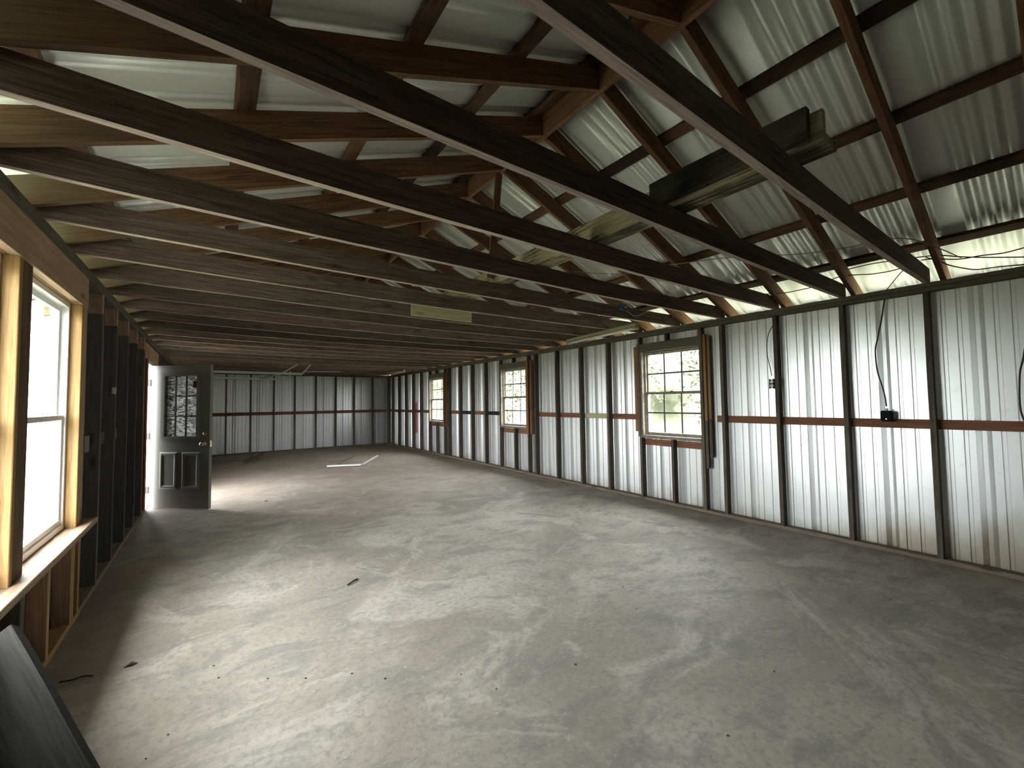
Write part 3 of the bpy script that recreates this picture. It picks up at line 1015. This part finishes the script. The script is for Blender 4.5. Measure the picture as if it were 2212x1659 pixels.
# ------------------------------------------------------------------ joists and rafters
NJ = 23
rx = math.atan(SL)
def rname(k): return ORD[k]
for k in range(-2, NJ):
    y = 0.7256 + SPC * k
    if y > YB - 0.1: break
    m = M_JOIST if k < 4 else M_JOIST2
    sg = (0.028 if k >= 0 else 0.02) + random.uniform(-0.006, 0.008)
    nm = rname(k + 2) if k < 0 else rname(k)
    if k != -1: o = board('ceiling_joist', (XL - 0.085, y + 0.019, H + 0.070), (XR + 0.085, y + 0.019, H + 0.070), (0, 0, 1), 0.139,
              0.038, m, sag=sg, rough=0.004, seg=12)
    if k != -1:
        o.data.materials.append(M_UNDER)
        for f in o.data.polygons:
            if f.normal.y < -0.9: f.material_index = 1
    if k == -1:
        pass
    elif k < 0:
        tag(o, 'weathered ceiling joist above and behind the camera, %s from the near wall' % nm, 'joist', 'ceiling joists')
    else:
        tag(o, 'weathered brown ceiling joist spanning wall to wall, %s in view from the camera' % nm, 'joist',
            'ceiling joists')
    if k in (9, 10, 15):
        o.data.materials[0] = M_STUD
    # rafters in front of the joist
    yr = y - 0.066 + 0.019
    if k == 0: yr = 0.625 + 0.019
    if k == 1: yr = 1.255 + 0.019
    for sgn, side in ((1, 'right'), (-1, 'left')):
        xe = (XR if sgn > 0 else XL) + sgn * (0.089 + OH - 0.06)
        x0 = XC + sgn * 0.020
        zc = lambda x: RIDGE_B + RT_TOP / 2 - SL * abs(x - XC)
        c0, c1 = Vector((x0, yr, zc(x0))), Vector((xe, yr, zc(xe)))
        dd = (c1 - c0).normalized()
        wd = Vector((-dd.z, 0, dd.x)) * sgn
        o = board('rafter', c0, c1, wd, RT_TOP * math.cos(rx), 0.038, M_RAFT, rough=0.003, plumb=True)
        # plumb cut at the ridge
        if k < 0:
            tag(o, 'brown %s-slope rafter above and behind the camera, %s from the near wall' % (side, nm), 'rafter',
                'rafters of the %s slope' % side)
        else:
            tag(o, 'brown rafter under the %s roof slope, %s in view from the camera' % (side, nm), 'rafter',
                'rafters of the %s slope' % side)
o = bx('ridge_board', XC - 0.019, XC + 0.019, YN, YB, RIDGE_B - 0.012, RIDGE_B + 0.185, 'y', M_RAFT, seg=1)
tag(o, 'reddish brown ridge board along the peak between the rafters', 'beam')
# purlins lie on the rafters
PX = {'right': [2.262, 2.905, 3.588, 4.266, 4.938, 5.56], 'left': [2.085, 1.465, 0.800, 0.120, -0.570, -1.19]}
for side, xs in PX.items():
    sgn = 1 if side == 'right' else -1
    for k, x in enumerate(xs):
        z = RIDGE_B + RT_TOP + PT / 2 - SL * abs(x - XC)
        d = Vector((sgn * math.cos(rx), 0, -math.sin(rx)))
        o = board('roof_purlin', (x, YN - 0.2, z + 0.0005), (x, YB + 0.3, z + 0.0005), d, 0.092, 0.037, M_PURL)
        tag(o, 'dark-stained purlin on the %s roof slope, %s down from the ridge' % (side, ORD[k]), 'purlin',
            'purlins of the %s slope' % side)

# king post
o = board('king_post', (2.180, 3.150, RIDGE_B - 0.014), (2.072, 3.150, H + 0.142), (1, 0, 0), 0.070, 0.022, M_RAFT)
tag(o, 'slim brown king post hanging from the ridge to a ceiling joist', 'post')

# L-shaped strongback lying on the joists
zt = H + 0.142 - 0.022
r = empty('strongback', (2.2, 2.0, zt))
tag(r, 'L-shaped strongback of mouldy yellowish boards lying along the ceiling joists', 'beam')
bx('flat_board', 2.172, 2.308, 0.60, 5.5, zt + 0.004, zt + 0.042, 'y', M_MOULD, r, rough=0.004)
bx('upright_board', 2.134, 2.170, 0.60, 5.5, zt + 0.004, zt + 0.142, 'y', M_MOULD, r, rough=0.004)
o = bx('splice_board', 2.088, 2.131, 0.645, 1.446, zt + 0.016, zt + 0.158, 'y', M_MOULD2, r, rough=0.003)
o['label'] = 'blackened splice board'
# pale board scabbed on a joist
yF = 0.7256 + SPC * 6
o = board('scab_board', (1.80, yF - 0.014, H + 0.045), (2.58, yF - 0.014, H + 0.045), (0, 0, 1), 0.125, 0.024, M_PALE)
tag(o, 'pale greenish board nailed across the face of a ceiling joist', 'board')

# ------------------------------------------------------------------ fluorescent fixtures
def fixture(name_label, p0, p1, z, hang):
    p0, p1 = Vector((*p0, z)), Vector((*p1, z))
    d = (p1 - p0)
    L = d.length
    a = math.atan2(d.y, d.x)
    e = empty('shop_light', (p0 + p1) / 2, a)
    tag(e, name_label, 'light fixture', 'fluorescent shop lights')
    b_ = bmesh.new()
    # trapezoid housing with sloping reflector wings
    prof = [(-0.055, -0.01), (-0.026, 0.012), (-0.026, 0.05), (0.026, 0.05), (0.026, 0.012), (0.055, -0.01),
            (0.022, 0.004), (-0.022, 0.004)]
    A = [b_.verts.new((-L / 2, y_, z_)) for y_, z_ in prof]
    B = [b_.verts.new((L / 2, y_, z_)) for y_, z_ in prof]
    for k in range(8): b_.faces.new((A[k], A[(k + 1) % 8], B[(k + 1) % 8], B[k]))
    b_.faces.new(A)
    b_.faces.new(list(reversed(B)))
    link('housing', b_, M_FIX, e)
    for yy in (-0.024, 0.024):
        b_ = bmesh.new()
        tube_bm(b_, [(-L / 2 + 0.03, yy, -0.012), (L / 2 - 0.03, yy, -0.012)], 0.0125, 12)
        link('tube', b_, M_TUBE, e, smooth=True)
    for xx in (-L / 2, L / 2 - 0.03):
        b_ = bmesh.new()
        box_bm(b_, xx + .0005, xx + 0.0295, -0.045, 0.045, -0.028, 0.003)
        link('end_cap', b_, M_FIX, e)
    if hang:
        for xx in (-L / 2 + 0.05, L / 2 - 0.05):
            b_ = bmesh.new()
            tube_bm(b_, [(xx, 0, 0.05), (xx, 0, 0.05 + hang)], 0.002, 6)
            link('hanging_wire', b_, M_BLK, e)
    return e


fixture('cream fluorescent shop light under the joists near the nearest right-wall window', (4.36, 3.26), (4.59, 4.76),
        2.375, 0.02)
fixture('cream fluorescent shop light under the joists in the far right corner', (4.50, 11.45), (4.52, 12.95), 2.375, 0.02)

# ------------------------------------------------------------------ wiring
def wire(pts, x, r, mat, label, name='cable', ax=0):
    P = [px(*q, ax, x) if len(q) == 2 else px(q[0], q[1], ax, q[2]) for q in pts]
    o = cable(name, P, r, mat)
    tag(o, label, 'cable', 'loose cables')
    return o


wire([(1240, 586, 3.55), (1300, 591, 3.72), (1370, 589, 3.88), (1460, 571, 3.95), (1580, 556, 4.08), (1722, 549, 4.28),
      (1820, 537, 4.36), (1890, 521, 4.36), (1946, 515, 4.42), (1990, 522, 4.52), (2040, 541, 4.72), (2076, 557, 4.9)], 4.98, 0.004, M_TAN, 'long thin tan cable sagging under the rafters toward the right edge')
wire([(1640, 636), (1690, 633), (1720, 628), (1762, 618), (1817, 597), (1883, 592), (1930, 584), (1962, 573)], 4.97, 0.005,
     M_CBL, 'dark cable above the right top plate between the second and first joists')
wire([(1827, 583), (1883, 570), (1946, 561), (2020, 552), (2080, 555), (2140, 556), (2230, 555)], 4.985, 0.005, M_CBL,
     'upper dark cable crossing above the right top plate')
wire([(1990, 562), (2020, 559), (2070, 560), (2120, 552), (2170, 546), (2230, 530)], 4.95, 0.005, M_CBL,
     'dark cable rising toward the top right edge of the photo')
wire([(2000, 556), (2030, 564), (2051, 573), (2100, 582), (2130, 580), (2161, 576), (2230, 570)], 5.00, 0.005, M_CBL,
     'lowest dark cable, dipping almost to the right top plate')
wire([(1962, 573), (1945, 590), (1930, 608), (1914, 628)], 5.10, 0.004, M_CBL,
     'short dark cable slanting down to the right top plate above the black box')
wire([(1911, 645), (1904, 690), (1896, 730), (1891, 757), (1895, 800), (1905, 832), (1912, 858), (1915, 878)], 5.175, 0.006,
     M_CBL, 'dark cable hanging down the right wall to the black box')
wire([(1671, 700), (1660, 722), (1657, 745), (1658, 770), (1664, 795), (1667, 812)], 5.165, 0.004, M_CBL,
     'short looping cable feeding the ivory receptacle')
wire([(2222, 700), (2211, 770), (2203, 808), (2203, 870), (2209, 900), (2222, 925)], 5.14, 0.006, M_CBL,
     'dark cable loop hanging at the right edge of the photo')
P = [px(a, b, 1, 3.152) for a, b in [(1352, 671), (1360, 676), (1368, 682), (1378, 682), (1388, 678), (1402, 671)]]
tag(cable('cable', P, 0.0025, M_WCBL), 'white cable drooping from the blue box on a joist', 'cable', 'loose cables')

c = px(1916, 899, 0, 5.14)
e = empty('cable_box', c)
tag(e, 'black plastic cable box hanging on the girt of the right wall', 'box')
b_ = bmesh.new()
box_bm(b_, -0.03, 0.03, -0.042, 0.042, -0.05, 0.052)
bmesh.ops.bevel(b_, geom=list(b_.edges), offset=0.008, segments=2, affect='EDGES')
link('housing', b_, M_BLK, e)
b_ = bmesh.new()
lathe_bm(b_, [(0.014, 0), (0.014, 0.02), (0.008, 0.022)], Matrix.Translation((0, 0, 0.052)), 12)
link('cord_clamp', b_, M_GALV, e)
b_ = bmesh.new()
lathe_bm(b_, [(0.006, 0), (0.005, 0.003)], Matrix.Translation((-0.03, 0, -0.025)) @ Matrix.Rotation(math.radians(-90), 4, 'Y'), 10)
link('screw', b_, M_GALV, e)

c = px(1667.5, 829, 0, 5.15)
e = empty('receptacle', c)
tag(e, 'open ivory duplex receptacle in a dark box on the left of a right-wall stud', 'outlet')
b_ = bmesh.new()
box_bm(b_, 0.0, 0.03, -0.030, 0.030, -0.055, 0.055)
link('box', b_, M_BLK, e)
for z in (-0.022, 0.022):
    b_ = bmesh.new()
    lathe_bm(b_, [(0.019, 0), (0.019, 0.006), (0.016, 0.008)],
             Matrix.Translation((-0.0005, 0, z)) @ Matrix.Rotation(math.radians(-90), 4, 'Y'), 16)
    link('socket', b_, M_IVORY, e)
b_ = bmesh.new()
for z0, z1 in ((-0.058, -0.045), (0.045, 0.058)):
    box_bm(b_, -0.004, -0.0005, -0.012, 0.012, z0, z1)
link('strap', b_, M_GALV, e)

c = px(1344, 664, 1, 3.150)
e = empty('junction_box', c)
tag(e, 'small blue junction box with white label on a ceiling joist', 'box')
b_ = bmesh.new()
box_bm(b_, -0.055, 0.025, -0.022, 0.012, -0.035, 0.033)
link('housing', b_, M_BLUE, e)
b_ = bmesh.new()
box_bm(b_, 0.026, 0.062, -0.018, 0.012, -0.022, 0.033)
link('collar', b_, M_BLK, e)
b_ = bmesh.new()
box_bm(b_, 0.030, 0.054, -0.0195, -0.0185, -0.012, 0.020)
link('label', b_, M_IVORY, e)

# two small loose slats caught between joists
for (a, b_), (c_, d_), yy, lb in (((768, 636), (829, 643), 4.36, 'thin pale slat poking below a ceiling joist left of the scab board'),
                                  ((891, 617), (946, 620), 3.75, 'thin yellow slat caught between joists at the far end of strongback')):
    A, B = px(a, b_, 1, yy), px(c_, d_, 1, yy)
    o = board('thin_stick', A, B, (0, 1, 0), 0.03, 0.006, M_SILL)
    tag(o, lb, 'slat')

# ------------------------------------------------------------------ garage door tracks
r = empty('garage_door_track', (0.6, 12.4, 2.2))
tag(r, 'pair of galvanised overhead door tracks hung under the joists near the far wall', 'door track')
def trk(p0, p1, w_, t_, nm='rail'):
    return board(nm, p0, p1, (0, 0, 1), w_, t_, M_GALV, r, bev=0)
trk((-0.70, 11.2, 2.205), (1.79, 11.2, 2.200), 0.055, 0.025)
trk((-0.70, 13.6, 2.205), (1.84, 13.6, 2.190), 0.055, 0.025)
trk((1.79, 11.2, 2.20), (1.98, 11.2, 2.44), 0.035, 0.02, 'hanger')
trk((1.40, 11.2, 2.20), (1.10, 13.58, 2.21), 0.035, 0.02, 'cross_brace')
trk((1.83, 13.6, 2.19), (1.86, 13.6, 2.44), 0.035, 0.02, 'hanger')
trk((1.35, 11.21, 2.20), (1.70, 11.21, 2.44), 0.035, 0.02, 'hanger')
A, B = px(660, 803, 1, 11.6), px(735, 803, 1, 11.6)
trk(A, B, 0.02, 0.02, 'rod')

# ------------------------------------------------------------------ things on the floor
o = board('trim_scrap', (2.164, 10.209, 0.03), (2.84, 9.905, 0.03), (0.4, 0.9, 0), 0.075, 0.03, M_WHITE, bev=0)
tag(o, 'white metal trim scrap lying flat on the floor, thicker left length', 'scrap')
o = board('trim_scrap', (2.86, 9.91, 0.024), (3.686, 11.312, 0.03), (0.85, -0.5, 0), 0.05, 0.02, M_WHITE, bev=0)
tag(o, 'white metal trim scrap on the floor, slender right length angled away', 'scrap')
o = cable('wire_scrap', [(2.45, 10.30, 0.01), (2.6, 10.75, 0.02), (2.8, 11.04, 0.03), (3.05, 11.5, 0.015), (3.24, 11.99, 0.006)],
          0.005, M_CBL)
tag(o, 'thin bent wire on the floor behind the white trim scraps', 'wire')
o = board('loose_board', (0.78, 12.25, 0.025), (1.246, 13.62, 0.12), (1, -0.3, 0), 0.09, 0.036, M_DARK)
tag(o, 'short brown board propped on another on the floor near the far wall', 'board')
o = board('loose_board', (0.92, 12.95, 0.018), (1.42, 12.95, 0.018), (0, 1, 0), 0.08, 0.032, M_DARK)
tag(o, 'stub of brown board lying under the propped board on the floor', 'board')
o = board('loose_board', (-0.55, 12.70, 0.012), (0.80, 12.90, 0.012), (0, 1, 0), 0.12, 0.02, M_LSTUD)  # thin dark strip laid flat on the floor
tag(o, 'long dark strip lying flat on the floor by the far wall, behind the open door', 'board')


def twig(pts, lb, r=0.006):
    o = cable('twig', [(x, y, 0.008 + 0.006 * (i % 2)) for i, (x, y) in enumerate(pts)], r, M_LEAF)
    tag(o, lb, 'twig')


c = px(763, 1259, 2, 0)
twig([(c.x - .05, c.y - .03), (c.x, c.y), (c.x + .04, c.y + .035)], 'small dark twig on the open floor left of centre', 0.007)
c = px(168, 1469, 2, 0)
twig([(c.x - .07, c.y + .02), (c.x - .02, c.y - .01), (c.x + .02, c.y + .01), (c.x + .06, c.y - .03)],
     'dark curled twig on the floor near the leaning boards', 0.004)
for a, b_, lb in ((283, 1437, 'small brown leaf on the floor right of the curled twig'),
                  (575, 1083, 'tiny dark leaf on the floor right of the open door')):
    c = px(a, b_, 2, 0)
    bm = bmesh.new()
    q = [bm.verts.new((c.x + dx, c.y + dy, z)) for dx, dy, z in
         ((-.03, -.01, .003), (0, -.018, .012), (.03, .0, .004), (.0, .02, .010))]
    bm.faces.new(q)
    o = link('dry_leaf', bm, M_LEAF)
    s_ = o.modifiers.new('t', 'SOLIDIFY')
    s_.thickness = 0.001
    tag(o, lb, 'leaf')
random.seed(3)
GRIT = ['tiny dark grit crumb, %s' % t for t in (
    'right of the brown leaf, upper of a close pair', 'right of the brown leaf, lower of a close pair',
    'next one right of the close pair below the window light', 'second right of the close pair in the bright patch',
    'third right of the close pair, with the twig far above it', 'left one near the bottom edge of the bright patch',
    'lowest one at the bottom edge right of the leaning planks', 'fourth right of the close pair, left of centre',
    'right of the photo centre, a little lower than its neighbour', 'right of centre, halfway to the bottom edge',
    'in the middle of the floor, upper one below the nearest window', 'in the middle of the floor, lower one below the nearest window',
    'in the centre right of the floor, above the bottom third', 'alone on the right part of the floor',
    'near the bottom edge on the right side', 'nearest to the right wall')]
for k, (a, b_) in enumerate([(462, 1439), (472, 1465), (578, 1467), (660, 1466), (760, 1456), (363, 1588), (315, 1640), (832, 1467),
                  (1072, 1489), (996, 1458), (1346, 1268), (1375, 1316), (1243, 1436), (1672, 1451), (1572, 1590), (1924, 1295)]):
    c = px(a, b_, 2, 0)
    bm = bmesh.new()
    bmesh.ops.create_icosphere(bm, subdivisions=1, radius=0.0035 + 0.002 * random.random())
    for v in bm.verts:
        v.co = Vector((v.co.x * 1.3, v.co.y, v.co.z * 0.6 + 0.003)) + c
    o = link('pebble', bm, M_LEAF)
    tag(o, GRIT[k], 'pebble', 'crumbs of grit on the floor')

# ------------------------------------------------------------------ leaning planks, bottom left
T, B = Vector((-.588, 2.4, .626)), Vector((-.017, 1.457, 0.012))
e_ = (B - T).normalized()
h_ = Vector((e_.y, -e_.x, 0)).normalized()
k_ = e_.cross(h_)
if k_.z < 0: k_ = -k_
w_ = (h_ * math.cos(math.radians(-45)) + k_ * math.sin(math.radians(-45)))
nrm = e_.cross(w_)
M_OLDP = wood('dark_rotten_plank', (0.007, 0.006, 0.005), (0.020, 0.017, 0.014), stain=(0.07, 0.042, 0.026), st_lo=0.58,
              st_hi=0.7, st_amt=0.6, var=0.1, knots=False)
for k, (off, wd, lb) in enumerate(((0.0, 0.155, 'rotten dark plank leaning below the pine ledge, right one in the corner'),
                                  (0.185, 0.15, 'rotten dark plank in the bottom left corner, left of the other'))):
    s0 = T + w_ * (off + wd / 2) - e_ * 0.0 + (nrm * (0.0 if k == 0 else 0.03))
    s1 = B + w_ * (off + wd / 2) + (nrm * (0.0 if k == 0 else 0.03))
    if k: s0 = s0 + e_ * 0.25
    # keep the foot on the floor
    low = min((s1 + w_ * a * wd / 2 + nrm * b * 0.02).z for a in (-1, 1) for b in (-1, 1))
    s1 = s1 - e_ * (low / e_.z) if low < 0 else s1
    o = board('leaning_plank', s0, s1, w_, wd, 0.040, M_OLDP, rough=0.006, seg=14)
    tag(o, lb, 'plank', 'leaning planks')

# ------------------------------------------------------------------ outdoors seen through the right windows
random.seed(11)
for k, (x, y, hgt) in enumerate([(13.5, 6.0, 5.0), (12.0, 10.5, 4.2), (15.0, 14.5, 5.5), (12.5, 19.0, 4.6), (14.5, 24.5, 5.2),
                                 (16.0, 31.0, 6.0), (18.0, 40.0, 6.5)]):
    t = empty('shrub_tree', (x, y, -0.16))
    tag(t, 'pale green leafy tree outside the right-wall windows, %s from the near end' % ORD[k], 'tree',
        'trees outside the right-wall windows')
    b_ = bmesh.new()
    tube_bm(b_, [(0, 0, 0), (0.05, 0.03, hgt * 0.35), (-0.04, 0.08, hgt * 0.8)], 0.10, 8, r1=0.03)
    for j in range(6):
        a = j * 1.05
        tube_bm(b_, [(0, 0.03, hgt * (0.25 + j * 0.07)), (math.cos(a) * 1.1, math.sin(a) * 1.1, hgt * (0.45 + j * 0.08))],
                0.035, 6, r1=0.01)
    link('trunk', b_, M_BARK, t)
    b_ = bmesh.new()
    for j in range(2400):
        while True:
            q = Vector((random.uniform(-1, 1), random.uniform(-1, 1), random.uniform(-1, 1)))
            if q.length < 1: break
        c = Vector((q.x * 1.9, q.y * 2.3, hgt * 0.52 + q.z * hgt * 0.50))
        if c.z < 0.15: continue
        s_ = random.uniform(0.05, 0.10)
        u1 = Vector((random.uniform(-1, 1), random.uniform(-1, 1), random.uniform(-1, 1))).normalized()
        u2 = u1.cross(Vector((random.uniform(-1, 1), random.uniform(-1, 1), random.uniform(-1, 1)))).normalized()
        b_.faces.new([b_.verts.new(c + d) for d in (u1 * s_, u2 * s_ * 0.5, -u1 * s_, -u2 * s_ * 0.5)])
    link('foliage', b_, M_FOL, t)

# wooded bank behind them
bm = bmesh.new()
ny, nz = 150, 16
vv = []
for i in range(ny + 1):
    y = -25 + i * 0.7
    row = []
    for j in range(nz + 1):
        z = -0.3 + j * 0.42
        p = Vector((20 + j * 0.10, y, z))
        p.x += 2.2 * noise.noise(Vector((y * 0.25, z * 0.45, 2))) + 0.9 * noise.noise(Vector((y * 0.9, z * 1.2, 5)))
        if j == nz: p.z += 1.2 * noise.noise(Vector((y * 0.3, 0, 8)))
        row.append(bm.verts.new(p))
    back = bm.verts.new((26, y, -0.3))
    vv.append(row + [back])
for i in range(ny):
    for j in range(nz + 1):
        bm.faces.new((vv[i][j], vv[i + 1][j], vv[i + 1][j + 1], vv[i][j + 1]))
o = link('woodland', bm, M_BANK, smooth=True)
tag(o, 'hazy green wooded bank far outside the right-wall windows', 'woodland', kind='stuff')
